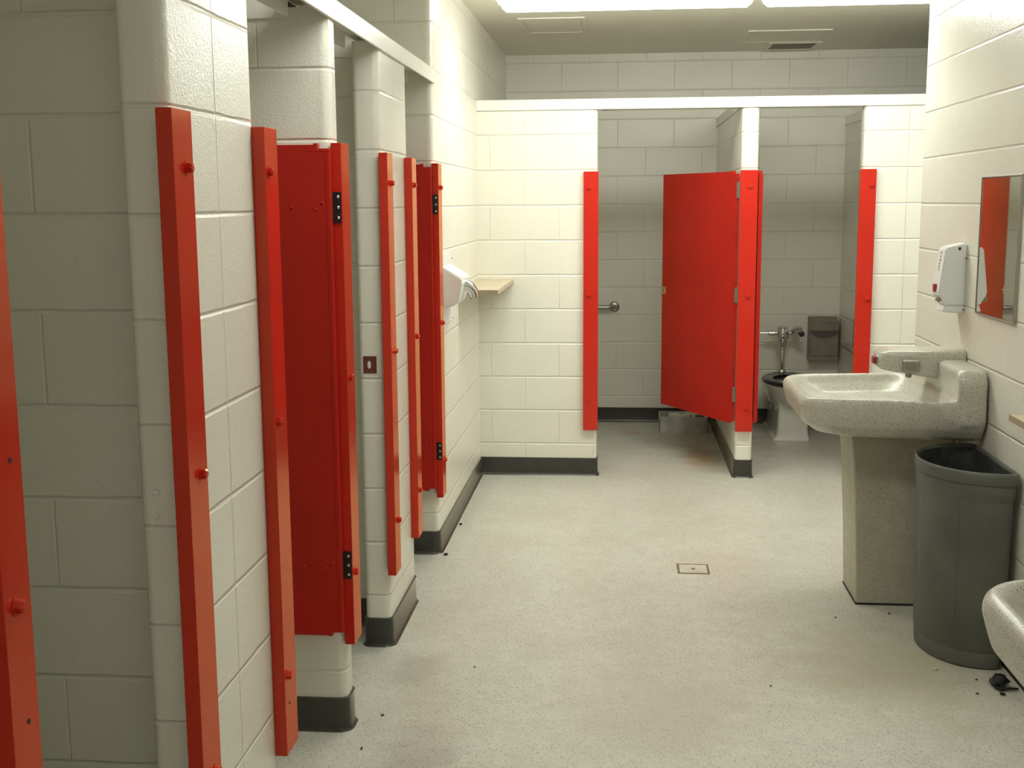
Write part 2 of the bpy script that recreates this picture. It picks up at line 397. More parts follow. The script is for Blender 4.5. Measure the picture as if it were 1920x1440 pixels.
for a in ((.98, 1.33, 8.33, 8.36), (.98, 1.33, 8.68, 8.71), (.98, 1.01, 8.36, 8.68), (1.30, 1.33, 8.36, 8.68)): add_box(bm, *a, CEIL-.010, CEIL+.002, .002, 1)
finish('frame', bm, M_ceil, t, t.location)
finish('backing', box(1.01, 1.30, 8.36, 8.68, CEIL-.002, CEIL+.002), M_dark, t, t.location)
bm = bmesh.new()
for k in range(9): add_box(bm, 1.01, 1.30, 8.375+k*.034, 8.385+k*.034, CEIL-.008, CEIL-.002)
finish('grille', bm, M_dsteel, t, t.location)

# ------------------------------------------------------------------ red jamb posts
def hexbolt(name, p, n, parent, sh, r=.0105, h=.010, mat=None):
    """bolt head: washer, hex head and domed tip along direction n"""
    n = Vector(n); p = Vector(p); bm = bmesh.new()
    u = Vector((0, 0, 1)); s = n.cross(u).normalized()
    def ring(rad, d, k): return [p+n*d+(s*math.cos(2*PI*i/k)+u*math.sin(2*PI*i/k))*rad for i in range(k)]
    add_rings(bm, [ring(r*1.35, -.001, 12), ring(r*1.35, .002, 12)])
    add_rings(bm, [ring(r, .002, 6), ring(r, h, 6), ring(r*.7, h+.003, 6)])
    return finish(name, bm, mat or M_red, parent, sh)
def hole(p, n, parent, sh, r=.004):
    n = Vector(n); p = Vector(p); u = Vector((0, 0, 1)); s = n.cross(u).normalized()
    ring = lambda d: [p+n*d+(s*math.cos(2*PI*i/8)+u*math.sin(2*PI*i/8))*r for i in range(8)]
    o = finish('screw_hole', add_rings(bmesh.new(), [ring(-.002), ring(.0008)]), M_dark, parent, sh); return o
def hinge(parent, sh, p0, p1, n, d, z0, z1, mat=M_black, smat=M_chrome):
    """leaf from p0 to p1 (xy), face normal n, thickness d, knuckle at p0, three screws"""
    n = Vector((*n, 0)); a = Vector((*p0, 0)); b_ = Vector((*p1, 0)); bm = bmesh.new()
    q = [a, b_, b_+n*d, a+n*d]
    add_rings(bm, [[(v.x, v.y, z0) for v in q], [(v.x, v.y, z1) for v in q]])
    kc = a+n*d*.5
    add_tube(bm, [(kc.x, kc.y, z0), (kc.x, kc.y, z1)], .005, 10)
    h = finish('hinge', bm, mat, parent, sh)
    c = a.lerp(b_, .70)
    for k in range(3):
        z = z0+(z1-z0)*(.16+.34*k)
        s = bmesh.new()
        t_ = Vector((-n.y, n.x, 0)); u = Vector((0, 0, 1))
        ring = lambda rad, dd: [Vector((c.x, c.y, z))+n*(d+dd)+(t_*math.cos(2*PI*i/10)+u*math.sin(2*PI*i/10))*rad for i in range(10)]
        add_rings(s, [ring(.0050, -.0005), ring(.0048, .0015), ring(.0028, .0032)])
        finish('screw', s, smat, h, sh)
    return h
ZS0, ZS1 = .285, 1.812
BZ = (1.707, 1.110, .480)
def jamb_left(y0, y1, by, label, bz=BZ, holes=()):
    t = thing('jamb_post', label, 'door jamb', (XL, (y0+y1)/2, ZS0)); sh = t.location.copy()
    finish('post', box(XL, XL+.0305, y0, y1, ZS0, ZS1, .0012, 1), M_red, t, sh)
    for z in bz: hexbolt('bolt', (XL+.030, by, z), (1, 0, 0), t, sh)
    for z in holes: hole((XL+.0305, by+.01, z), (1, 0, 0), t, sh)
    return t
jamb_left(1.442, 1.515, 1.475, 'red door jamb post at the left edge of the photo, cut off by the frame', bz=(1.7, 1.10, .48), holes=(1.30, .93))
jamb_left(2.130, 2.231, 2.195, 'red door jamb post on the near edge of the nearest wide pier', bz=(1.705, 1.117, .50))
jamb_left(2.695, 2.796, 2.720, 'red door jamb post on the far edge of the nearest wide pier', bz=(1.710, 1.124, .487), holes=(.41,))
t3 = jamb_left(3.447, 3.548, 3.475, 'red door jamb post with black hinges beside the large open red door', bz=(1.12, .512))
for z0, z1 in ((1.581, 1.671), (.498, .584)):
    hinge(t3, t3.location.copy(), (XL-.002, 3.447), (XL+.027, 3.447), (0, -1), .004, z0, z1)
jamb_left(4.135, 4.235, 4.195, 'red door jamb post on the near edge of the farther wide pier')
jamb_left(4.626, 4.724, 4.660, 'red door jamb post on the far edge of the farther wide pier')
t6 = jamb_left(5.300, 5.400, 5.350, 'red door jamb post with small black hinges beside the hand dryer', bz=(1.705, 1.095, .455))
for z0, z1 in ((1.587, 1.674), (.465, .547)):
    hinge(t6, t6.location.copy(), (XL-.002, 5.300), (XL+.027, 5.300), (0, -1), .004, z0, z1)
def jamb_back(x0, x1, bx, label, bz=BZ, holes=()):
    t = thing('jamb_post', label, 'door jamb', ((x0+x1)/2, YF, ZS0)); sh = t.location.copy()
    finish('post', box(x0, x1, YF-.0305, YF, ZS0, ZS1, .0012, 1), M_red, t, sh)
    for z in bz: hexbolt('bolt', (bx, YF-.030, z), (0, -1, 0), t, sh, r=.012)
    for z in holes: hole((bx, YF-.0305, z), (0, -1, 0), t, sh, .005)
    return t
jamb_back(-.221, -.134, -.188, 'red door jamb post left of the back stall with the open door', bz=(1.719, 1.096), holes=(.452,))
jamb_back(.680, .778, .737, 'red door jamb post on the divider between the two back stalls', bz=(1.718, 1.09, .43))
jamb_back(1.352, 1.441, 1.415, 'red door jamb post right of the back stall with the toilet', bz=(1.721, 1.075, .45))

# ------------------------------------------------------------------ stall doors
def stall_door(loc, ang, w_, label, th=.025, z0=.325, z1=1.806, knobs=True, hz=(), face=1):
    """local x runs from the hinge edge to the free edge; face=+1: visible face at local -y"""
    t = thing('stall_door', label, 'stall door', loc, ang)
    z = lambda v: v-loc[2]
    pts = [(.0, z0+.010), (.034, z0+.010), (.034, z0-.002), (.046, z0-.002), (.046, z0), (w_, z0), (w_, z1), (.046, z1), (.046, z1+.004), (.034, z1+.004), (.034, z1-.011), (.0, z1-.011)]
    bm = bmesh.new(); add_rings(bm, [[(x, -th/2, z(q)) for x, q in pts], [(x, th/2, z(q)) for x, q in pts]])
    bmesh.ops.recalc_face_normals(bm, faces=bm.faces)
    bmesh.ops.bevel(bm, geom=[e for e in bm.edges], offset=.0012, segments=1, affect='EDGES')
    finish('panel', bm, M_redd, t)
    # folded edge seams on both faces
    for s in (-1, 1):
        bm = bmesh.new()
        add_box(bm, .0, .012, s*th/2-.0012, s*th/2+.0012, z(z0+.014), z(z1-.022), .0008, 1)
        add_box(bm, .0, .060, s*th/2-.0010, s*th/2+.0010, z(z1-.020), z(z1-.014), .0008, 1)
        finish('edge_seam', bm, M_redd, t)
    if knobs:
        for zc in (1.628, .545):
            for dx, dz in ((.115, 0), (.045, -.006), (.024, .012)):
                c = Vector((dx, face*-th/2, z(zc+dz))); s = bmesh.new()
                ring = lambda rad, dd: [c+Vector((rad*math.cos(2*PI*i/10), face*-dd, rad*math.sin(2*PI*i/10))) for i in range(10)]
                add_rings(s, [ring(.0055, -.001), ring(.005, .002), ring(.002, .0035)]); finish('rivet', s, M_redd, t)
    for zc in hz:
        bm = bmesh.new(); add_box(bm, -.006, .001, -.009, .006, z(zc-.045), z(zc+.045), .002, 1)
        add_tube(bm, [(-.005, -.008, z(zc-.047)), (-.005, -.008, z(zc+.047))], .005, 10)
        finish('hinge', bm, M_dsteel, t)
    return t
stall_door((XL+.003, 3.4260, .32), PI, .68, 'large red stall door folded open in front of the straight left divider', face=-1)
stall_door((XL+.003, 5.278, .32), PI, .60, 'narrow-looking red stall door folded open beside the hand dryer', face=-1)
d = stall_door((.668, 7.045, .32), math.atan2(.690, -.392), .795, 'red stall door standing half open into the left back stall', knobs=False, hz=(1.70, 1.09, .50))
bm = bmesh.new(); add_tube(bm, [(.765, .010, .75), (.765, .019, .75)], .008, 10); finish('latch_knob', bm, M_steel, d)
bm = bmesh.new(); add_box(bm, .745, .785, .0115, .0150, .725, .775, .002, 1); o = finish('latch_plate', bm, M_redd, d)
stall_door((.800, 7.030, .32), PI/2, .60, 'red stall door seen edge-on, folded back in the right back stall', th=.022, knobs=False)

# latch keeper on the farther wide pier, two screws on the nearest one
t = thing('latch_keeper', 'rusty red latch plate with oval slot on the farther wide pier', 'latch', (-.90, 4.17, 1.062)); sh = t.location.copy()
finish('plate', box(-.924, -.876, 4.166, 4.1705, 1.031, 1.093, .001, 1), M_rust, t, sh)
bm = bmesh.new(); ov = [(-.902+.0065*math.cos(2*PI*k/16), 1.062+.014*math.sin(2*PI*k/16)) for k in range(16)]
add_rings(bm, [[(x, 4.1650, z) for x, z in ov], [(x, 4.167, z) for x, z in ov]])
o = finish('slot', bm, M_paper, t, sh); o['label'] = 'white oval slot'
for z, rr, lb in ((1.078, .0075, 'white painted screw head on the nearest wide pier, upper of two'), (1.032, .0055, 'white painted screw head on the nearest wide pier, lower of two')):
    bm = bmesh.new(); c = Vector((-.905, 2.19, z))
    ring = lambda rad, dd: [c+Vector((rad*math.cos(2*PI*i/12), -dd, rad*math.sin(2*PI*i/12))) for i in range(12)]
    add_rings(bm, [ring(rr, -.001), ring(rr*.9, .003), ring(rr*.4, .005)])
    tag(finish('screw_head', bm, M_whitep), lb, 'screw')

# ------------------------------------------------------------------ sinks
def rtrap(u0, u1, hb, hf, rf, rb, bow=0.0):
    """rounded trapezoid in (u,v); constant point count"""
    pts = round_poly([(u0, -hb, rb), (u1, -hf, rf), (u1, hf, rf), (u0, hb, rb)], 8)
    return [Vector((p.x+bow*(1-(p.y/hf)**2)*max(0, (p.x-u0)/(u1-u0))**4 if abs(p.y) < hf else p.x, p.y)) for p in pts]
def make_sink(yc, label):
    t = thing('pedestal_sink', label, 'sink', (XR, yc, 0))
    bm = bmesh.new(); rings = []
    for u0, u1, hb, hf, rf, rb, z in ((0.008, .525, .33, .25, .09, .02, .722), (.008, .600, .385, .30, .11, .02, .740), (.008, .648, .410, .325, .12, .02, .776), (.008, .658, .418, .335, .12, .02, .812),
                                      (.008, .668, .420, .338, .12, .02, .850), (.008, .664, .419, .336, .12, .02, .874), (.008, .652, .412, .328, .115, .02, .885),
                                      (.120, .640, .402, .318, .105, .05, .886), (.124, .628, .390, .306, .10, .06, .878), (.130, .605, .372, .288, .10, .08, .850), (.145, .565, .335, .255, .11, .10, .815), (.17, .51, .28, .205, .11, .10, .793), (.20, .44, .20, .14, .08, .08, .784)):
        rings.append([(-p.x, p.y, z) for p in rtrap(u0, u1, hb, hf, rf, rb, .012)])
    add_rings(bm, rings)
    bmesh.ops.recalc_face_normals(bm, faces=bm.faces)
    # raised back
    t2 = bmesh.new(); pr = round_poly([(-.418, .78, .03), (.418, .78, .03), (.414, 1.006, .062), (-.414, 1.006, .062)], 8)
    add_rings(t2, [[(-u, p.x*s, .78+(p.y-.78)*s2) for p in pr] for u, s, s2 in ((.008, 1, 1), (.085, 1, 1), (.10, .99, .985), (.112, .965, .95))])
    bmesh.ops.recalc_face_normals(t2, faces=t2.faces); merge(bm, t2)
    basin = finish('basin', bm, M_sink, t, recalc=False)
    rm = basin.modifiers.new('remesh', 'REMESH'); rm.mode = 'VOXEL'; rm.voxel_size = .0065; rm.use_smooth_shade = True
    smo = basin.modifiers.new('smooth', 'SMOOTH'); smo.factor = .5; smo.iterations = 7
    # spout housing
    bm = bmesh.new(); rings = []
    for u, hv, zb, zt in ((.003, .10, .925, 1.040), (.095, .10, .925, 1.040), (.295, .10, .958, 1.039), (.326, .074, .963, 1.032), (.335, .060, .970, 1.022)):
        sec = round_poly([(-hv, zb, .010), (hv, zb, .010), (hv*.93, zt, .024 if u < .34 else .015), (-hv*.93, zt, .024 if u < .34 else .015)], 4)
        rings.append([(-u, p.x, p.y) for p in sec])
    add_rings(bm, rings)
    finish('spout_housing', bm, M_sink, t, smooth_=50)
    # metering button on the near side
    bm = box(-.252, -.186, -.110, -.098, .9555, 1.0055, .006, 2); bb = finish('side_button', bm, M_steel, t)
    finish('button_face', box(-.243, -.195, -.112, -.106, .964, .997, .003, 2), M_dsteel, bb)
    bm = bmesh.new(); add_tube(bm, [(-.222, -.085, .965), (-.222, -.085, .940), (-.222, -.085, .932)], [.014, .013, .009], 12); finish('nozzle', bm, M_dsteel, t)
    bm = box(-.343, -.332, -.050, .005, .977, 1.015, .005, 2); fb = finish('front_button', bm, M_steel, t)
    bm = box(-.354, -.342, -.044, -.006, .981, 1.011, .004, 2); o = finish('button_face', bm, M_redbtn, fb); o['label'] = 'red button face'
    # pedestal
    bm = bmesh.new(); rings = []
    for z, uf, hv in ((.008, .406, .145), (.30, .418, .146), (.60, .436, .148), (.745, .455, .150)):
        rings.append([(-p[0], p[1], z) for p in round_poly([(.03, -hv, .0), (uf, -hv, .008), (uf, hv, .008), (.03, hv, .0)], 3)])
    add_rings(bm, rings); finish('pedestal', bm, M_ped, t, smooth_=50)
    bm = bmesh.new(); pl = round_poly([(.03, -.148, 0), (.409, -.148, .008), (.409, .148, .008), (.03, .148, 0)], 3)
    add_rings(bm, [[(-p[0], p[1], z) for p in pl] for z in (0, .005)]); finish('base_seal', bm, M_seal, t)
    # supply pipes under the bowl
    bm = bmesh.new(); add_tube(bm, [(-.006, -.21, .66), (-.05, -.21, .66), (-.07, -.21, .68), (-.07, -.21, .74)], .008, 10); finish('supply_pipe', bm, M_copper, t)
    bm = bmesh.new(); add_tube(bm, [(-.006, .21, .66), (-.05, .21, .66), (-.07, .21, .68), (-.07, .21, .74)], .008, 10); finish('supply_pipe', bm, M_copper, t)
    return t
s1 = make_sink(4.91, 'speckled terrazzo pedestal sink in full view, beyond the grey bin')
def copy_tree(o, parent=None):
    c = o.copy(); COL.objects.link(c); c.parent = parent
    for ch in list(o.children): copy_tree(ch, c)
    return c
s2 = copy_tree(s1); s2.location = (XR, 2.03, 0)
s2['label'] = 'speckled terrazzo pedestal sink cut off at the lower right, nearer than the grey bin'

# ------------------------------------------------------------------ bin
t = thing('waste_bin', 'tall grey half-round plastic bin against the wall between the sinks', 'bin', (1.362, 4.335, 0))
def dshape(ry, d_, off=0., n=28, rc=.03):
    """flat side at x=-off, bulging to -x"""
    pts = []
    for k in range(n+1):
        a = -PI/2+PI*k/n
        pts.append((-off-rc-(d_-rc)*max(0, math.cos(a))**.90, ry*math.sin(a)))
    for k in range(1, 5):
        a = PI/2*k/5; pts.append((-off-rc*(1-math.sin(a)), ry-rc*(1-math.cos(a))))
    pts.append((-off, ry-rc)); pts.append((-off, -ry+rc))
    for k in range(4, 0, -1):
        a = PI/2*k/5; pts.append((-off-rc*(1-math.sin(a)), -ry+rc*(1-math.cos(a))))
    return pts
bm = bmesh.new(); R_ = lambda ry, d_, off, z: [(x, y, z) for x, y in dshape(ry, d_, off)]
add_rings(bm, [R_(.232, .232, .02, .0), R_(.240, .240, .018, .006), R_(.243, .244, .017, .055), R_(.240, .241, .0185, .060), R_(.245, .246, .0175, .068),
               R_(.259, .264, .012, .600), R_(.257, .262, .013, .606), R_(.265, .270, .009, .625), R_(.266, .271, .008, .665),
               R_(.262, .267, .010, .672), R_(.256, .261, .014, .668), R_(.236, .238, .02, .05)], caps=False)
f = [v for v in bm.verts]
nr = len(dshape(1, 1)); bm.verts.ensure_lookup_table()
bm.faces.new([bm.verts[i] for i in range(nr)]); bm.faces.new([bm.verts[len(f)-nr+i] for i in range(nr)])
finish('body', bm, M_can, t, smooth_=40)
bm = bmesh.new()
add_rings(bm, [R_(.262, .268, .010, .668), R_(.270, .277, .005, .668), R_(.274, .281, .002, .676), R_(.275, .282, .001, .700), R_(.271, .278, .003, .709), R_(.263, .270, .008, .712), R_(.257, .263, .012, .706), R_(.256, .262, .013, .68)], caps=False)
finish('rim', bm, M_can, t, smooth_=60)
bm = bmesh.new()
add_rings(bm, [R_(.2555, .2605, .0145, .700), R_(.250, .254, .020, .62), R_(.238, .240, .026, .30), R_(.226, .224, .030, .10)], caps=False)
for v in bm.verts:
    k = math.sin(v.co.y*95+v.co.x*40)+.6*math.sin(v.co.y*37-v.co.x*71)
    if v.co.z < .69: v.co.x += .0035*k*(1 if v.co.x < -.05 else .3)-(.004 if v.co.x > -.05 else 0)
bm.verts.ensure_lookup_table(); bm.faces.new([bm.verts[3*nr+i] for i in range(nr)])
o = finish('liner', bm, M_liner, t, smooth_=60); o['label'] = 'dark translucent plastic liner'
# raised panel seam on the bulging face
bm = bmesh.new()
a = -PI/2+PI*.20
for z0, z1, k0 in ((.075, .595, .0),):
    q0 = (-.0175-.03-(.246-.03)*math.cos(a)**.9, .245*math.sin(a)); q1 = (-.012-.03-(.264-.03)*math.cos(a)**.9, .259*math.sin(a))
    add_tube(bm, [(q0[0]+.001, q0[1], z0), (q1[0]+.001, q1[1], z1)], .0022, 8)
finish('mould_seam', bm, M_can, t, smooth_=60)

# ------------------------------------------------------------------ debris behind and around the bin
t = thing('crumpled_wrapper', 'crumpled glossy black scrap on the floor beside the bin base', 'litter', (1.29, 3.96, 0))
bm = bmesh.new(); bmesh.ops.create_icosphere(bm, subdivisions=2, radius=.034)
for v in bm.verts: v.co *= random.uniform(.7, 1.15); v.co.z = max(0, v.co.z*.8+.020)
finish('wad', bm, M_black, t)
bm = bmesh.new(); add_tube(bm, [(-.03, -.02, .012), (-.01, -.045, .006), (.02, -.045, .010), (.05, -.04, .008)], [.004, .006, .005, .004], 8); finish('strand', bm, M_black, t)
crumbs = [(1.112, 4.085, .0085, 1, 'tan crumb of food on the floor touching the bin base'),
          (1.197, 3.885, .006, 0, 'dark grit speck on the floor in front of the bin, right of the tan crumb'),
          (1.279, 3.885, .011, 0, 'dark bit of litter on the floor in front of the black scrap'),
          (1.229, 4.005, .006, 0, 'dark grit speck right against the front of the bin base'),
          (.858, 4.60, .005, 0, 'tiny dark scrap on the floor left of the sink pedestal'),
          (1.077, 4.66, .006, 0, 'tiny dark scrap on the floor just in front of the sink pedestal'),
          (-.51, 3.99, .005, 0, 'single dark speck on open floor right of the farther wide pier'),
          (.518, 3.898, .005, 0, 'single dark speck on open floor in the foreground, left of the bin'),
          (-.812, 5.33, .014, 0, 'dark lump of grime at the foot of the left wall corner'),
          (-.812, 5.86, .010, 0, 'dark lump of grime against the left baseboard under the hand dryer'),
          (-.758, 3.566, .006, 0, 'dark speck on the floor beside the foot of the straight left divider'),
          (-.775, 3.33, .009, 0, 'small black sliver on the floor in front of the straight left divider')]
for x, y, r, kind, lb in crumbs:
    bm = bmesh.new(); bmesh.ops.create_icosphere(bm, subdivisions=1, radius=r)
    for v in bm.verts: v.co *= random.uniform(.65, 1.1); v.co.z = max(0, v.co.z*.6+r*.4)
    if 'sliver' in lb:
        for v in bm.verts: v.co.x *= .45; v.co.z *= .5; v.co.y *= 1.4
    o = finish('crumb' if kind else 'grit', bm, M_crumb if kind else M_dark); o.location = (x, y, 0); tag(o, lb, 'crumb' if kind else 'litter')

# ------------------------------------------------------------------ mirror, soap dispenser, ledge
t = thing('wall_mirror', 'narrow steel-framed mirror above the sink reflecting an orange-red door', 'mirror', (XR, 4.47, 1.20)); sh = t.location.copy()
my0, my1, mz0, mz1 = 4.252, 4.712, 1.202, 1.722
gl = bmesh.new(); ta = .0085
gv = [(XR-.006-(y-4.482)*ta, y) for y in (my0+.008, my1-.008)]
add_rings(gl, [[(gv[0][0], gv[0][1], z), (gv[1][0], gv[1][1], z), (XR-.001, gv[1][1], z), (XR-.001, gv[0][1], z)] for z in (mz0+.008, mz1-.008)])
finish('glass', gl, M_mirror, t, sh)
bm = bmesh.new()
for a in ((my0, my1, mz0, mz0+.006), (my0, my1, mz1-.006, mz1), (my0, my0+.012, mz0+.006, mz1-.006), (my1-.006, my1, mz0+.006, mz1-.006)): add_box(bm, XR-.0105, XR, *a, .001, 1)
finish('frame', bm, M_steel, t, sh)

t = thing('soap_dispenser', 'white wedge-shaped soap dispenser on the wall left of the mirror', 'soap dispenser', (XR, 4.94, 1.18)); sh = t.location.copy()
Y0, Y1 = 4.885, 4.995
def yz(profile, y0, y1, bev=.0, seg=2):
    bm = bmesh.new(); add_rings(bm, [[(x, y, z) for x, z in profile] for y in (y0, y1)])
    bmesh.ops.recalc_face_normals(bm, faces=bm.faces)
    if bev: bmesh.ops.bevel(bm, geom=[e for e in bm.edges if e.calc_face_angle(0) > .3], offset=bev, segments=seg, affect='EDGES')
    return bm
finish('housing', yz([(XR, 1.215), (XR, 1.465), (1.290, 1.445), (1.268, 1.262), (1.285, 1.236), (1.295, 1.215)], Y0, Y1, .005), M_whitem, t, sh, smooth_=40)
finish('tank', yz([(XR, 1.183), (XR, 1.218), (1.297, 1.218), (1.287, 1.190)], Y0+.003, Y1-.003, .004), M_whitem, t, sh, smooth_=40)
finish('push_button', box(1.261, 1.272, 4.925, 4.955, 1.268, 1.300, .003, 1), M_redbtn, t, sh)
bm = bmesh.new(); add_tube(bm, [(1.277, 4.905, 1.246), (1.268, 4.905, 1.232)], [.012, .010], 12); finish('nozzle', bm, M_dsteel, t, sh)
bm = bmesh.new()
for k, z in enumerate((1.425, 1.410, 1.396, 1.382, 1.370, 1.358)):
    x = 1.290-(1.445-z)*(.022/.183)-.0008
    add_box(bm, x-.001, x+.003, 4.936+(.004 if k % 2 else 0), 4.946, z-.0035-(.002 if k == 2 else 0), z+.0035)
finish('lettering', bm, M_dsteel, t, sh)
finish('key_slot', box(1.338, 1.347, Y0-.0015, Y0+.001, 1.437, 1.449), M_dark, t, sh)
bm = bmesh.new(); add_tube(bm, [(XR-.004, Y0-.001, 1.405), (XR-.004, Y0-.006, 1.405)], .004, 8); finish('mount_screw', bm, M_dsteel, t, sh)
bm = bmesh.new(); add_tube(bm, [(XR-.006, Y0-.001, 1.20), (XR-.006, Y0-.005, 1.20)], .004, 8); finish('mount_screw', bm, M_dsteel, t, sh)

t = thing('wall_ledge', 'tan wooden ledge on the sink wall, cut off by the right edge of the photo', 'shelf', (XR, 3.7, .92)); sh = t.location.copy()
finish('board', box(1.250, XR, 3.30, 3.888, .930, .951, .001, 1), M_tan, t, sh)
finish('edge_strip', box(1.2485, 1.2500, 3.30, 3.888, .930, .951), M_tand, t, sh)  # thin strip in a darker tan over the front edge

# ------------------------------------------------------------------ corner shelf and hand dryer
t = thing('wall_shelf', 'tan shelf in the far left corner behind the hand dryer nozzle', 'shelf', (XL, 6.55, 1.17)); sh = t.location.copy()
finish('board', box(XL, -.634, 6.10, YF-.001, 1.166, 1.190, .001, 1), M_tan, t, sh)
finish('edge_strip', box(XL, -.634, 6.0985, 6.10, 1.166, 1.189), M_tand, t, sh)  # near edge covered with the same darker tan strip
t = thing('hand_dryer', 'white wall hand dryer with curved chrome nozzle, left of the tan shelf', 'hand dryer', (XL, 5.65, 1.15)); sh = t.location.copy()
finish('mounting_plate', box(XL, XL+.004, 5.47, 5.885, 1.058, 1.400, .001, 1), M_whitep, t, sh)
prof = [(XL+.004, 1.145), (XL+.004, 1.345), (-.745, 1.287), (-.742, 1.270), (-.762, 1.175), (-.775, 1.160)]
bm = bmesh.new(); add_rings(bm, [[(x, y, z) for x, z in prof] for y in (5.505, 5.80)]); bmesh.ops.recalc_face_normals(bm, faces=bm.faces)
bmesh.ops.bevel(bm, geom=[e for e in bm.edges if e.calc_face_angle(0) > .3], offset=.005, segments=2, affect='EDGES'); finish('body', bm, M_whitep, t, sh, smooth_=40)
bm = bmesh.new(); pts = []
for k in range(9):
    a = PI/2*k/8; pts.append((-.760+.052*math.sin(a), 5.65+.004*k, 1.250-.055*(1-math.cos(a)) if k < 8 else 1.190))
rr = [.030, .030, .029, .028, .027, .026, .026, .026, .026]
add_tube(bm, pts, rr, 20, caps=False); finish('nozzle', bm, M_chrome, t, sh, smooth_=60)
bm = bmesh.new(); add_tube(bm, [(-.7135, 5.680, 1.201), (-.7085, 5.681, 1.198)], .0245, 20); finish('nozzle_mouth', bm, M_dark, t, sh)
for z in (1.366, 1.068):
    bm = bmesh.new(); add_tube(bm, [(XL+.003, 5.872, z), (XL+.007, 5.872, z)], .004, 8); finish('mount_screw', bm, M_dsteel, t, sh)

# ------------------------------------------------------------------ back stall 1: grab bar, carton
t = thing('grab_bar', 'steel grab bar with round flange on the rear wall of the left back stall', 'grab bar', (-.3, YG, .866)); sh = t.location.copy()
bm = bmesh.new(); pts = [(-.75, YG-.055, .866), (-.10, YG-.055, .866)]
for k in range(1, 7):
    a = PI/2*k/6; pts.append((-.10+.05*math.sin(a), YG-.055+.05*(1-math.cos(a)), .866))
add_tube(bm, pts, .016, 14); finish('bar', bm, M_steel, t, sh, smooth_=60)
bm = bmesh.new(); add_tube(bm, [(-.050, YG, .866), (-.050, YG-.006, .866), (-.050, YG-.012, .866)], [.040, .038, .028], 24); finish('flange', bm, M_steel, t, sh, smooth_=60)

t = thing('cardboard_box', 'low white carton with paper scraps on top, under the half-open red door', 'box', (.45, 8.5, 0), 0); sh = t.location.copy()
bm = bmesh.new(); x0, x1, y0, y1 = .281, .622, 8.378, 8.62
for a in ((x0, x1, y0, y0+.004), (x0, x1, y1-.004, y1), (x0, x0+.004, y0, y1), (x1-.004, x1, y0, y1)): add_box(bm, *a, 0, .118)
finish('walls', bm, M_card, t, sh)
finish('bottom', box(x0+.004, x1-.004, y0+.004, y1-.004, .001, .060), M_cardin, t, sh)
finish('liner_sheet', prism([(x0+.085, y0+.006), (x1-.006, y0+.006), (x1-.006, y1-.006), (x0+.14, y1-.006)], .098, .112), M_paper, t, sh)
bm = bmesh.new(); cx_, cy_ = x0+.15, y0+.075
add_rings(bm, [[(cx_+a*math.cos(2*PI*k/24), cy_+b_*math.sin(2*PI*k/24), z) for k in range(24)] for a, b_, z in ((.085, .065, .112), (.085, .065, .128), (.080, .060, .131))]); finish('paper_roll', bm, M_paper, t, sh, smooth_=40)
bm = bmesh.new(); add_rings(bm, [[(cx_+.02*math.cos(2*PI*k/16)+.012, cy_+.014*math.sin(2*PI*k/16), z) for k in range(16)] for z in (.131, .132)]); finish('roll_core', bm, M_dark, t, sh)
finish('cutout', box(x0+.095, x0+.165, y1-.085, y1-.012, .112, .119), M_black, t, sh); finish('cutout', box(x0+.255, x0+.315, y0+.03, y0+.10, .112, .119), M_black, t, sh)
bm = bmesh.new(); add_rings(bm, [[(x0+.004, y0+.004, .118), (x0+.085, y0+.02, .112), (x0+.13, y1-.01, .112), (x0+.004, y1-.004, .118)], [(x0+.004, y0+.004, .116), (x0+.085, y0+.02, .110), (x0+.13, y1-.01, .110), (x0+.004, y1-.004, .116)]]); finish('flap', bm, M_dsteel, t, sh)

# ------------------------------------------------------------------ back stall 2: toilet, flush valve, dispenser
TX = 1.178
t = thing('toilet', 'white toilet with black open seat in the right back stall', 'toilet', (TX, 8.45, 0)); sh = t.location.copy()
def egg(cx0, yfront, yback, hw, z, n=32):
    r = []
    ym = yback-(yback-yfront)*.42
    for k in range(n):
        a = 2*PI*k/n; c_, s_ = math.cos(a), math.sin(a)
        y = ym+(yback-ym)*s_ if s_ > 0 else ym+(ym-yfront)*s_
        r.append((cx0+hw*c_*(1 if s_ < 0 else (1-.12*s_*s_)), y, z))
    return r
bm = bmesh.new()
add_rings(bm, [egg(TX, 8.24, 8.70, .085, .14), egg(TX, 8.19, 8.72, .105, .20), egg(TX, 8.11, 8.72, .145, .27), egg(TX, 8.035, 8.70, .172, .33), egg(TX, 8.005, 8.68, .182, .375), egg(TX, 8.005, 8.68, .182, .388),
               egg(TX, 8.04, 8.55, .145, .388), egg(TX, 8.07, 8.52, .125, .34), egg(TX, 8.16, 8.45, .07, .22)])
finish('bowl', bm, M_porc, t, sh, smooth_=60)
bm = bmesh.new(); rings = []
for z, x0, x1, y0, y1 in ((0, -.128, .126, 8.155, 8.80), (.010, -.126, .124, 8.157, 8.80), (.022, -.104, .120, 8.163, 8.79), (.06, -.098, .115, 8.168, 8.785), (.20, -.090, .108, 8.175, 8.76), (.30, -.092, .104, 8.17, 8.78)):
    rings.append([(TX+p[0], p[1], z) for p in round_poly([(x0, y0, .02), (x1, y0, .02), (x1, y1, .02), (x0, y1, .02)], 4)])
add_rings(bm, rings); finish('base', bm, M_porc, t, sh, smooth_=50)
finish('rear_block', box(TX-.10, TX+.10, 8.66, YG-.005, .18, .385, .02, 3), M_porc, t, sh, smooth_=50)
bm = bmesh.new()
o1, o2, i1, i2 = egg(TX, 7.99, 8.60, .190, .390), egg(TX, 7.99, 8.60, .190, .408), egg(TX, 8.06, 8.50, .115, .410), egg(TX, 8.06, 8.50, .115, .390)
o1b = egg(TX, 8.00, 8.59, .180, .416)
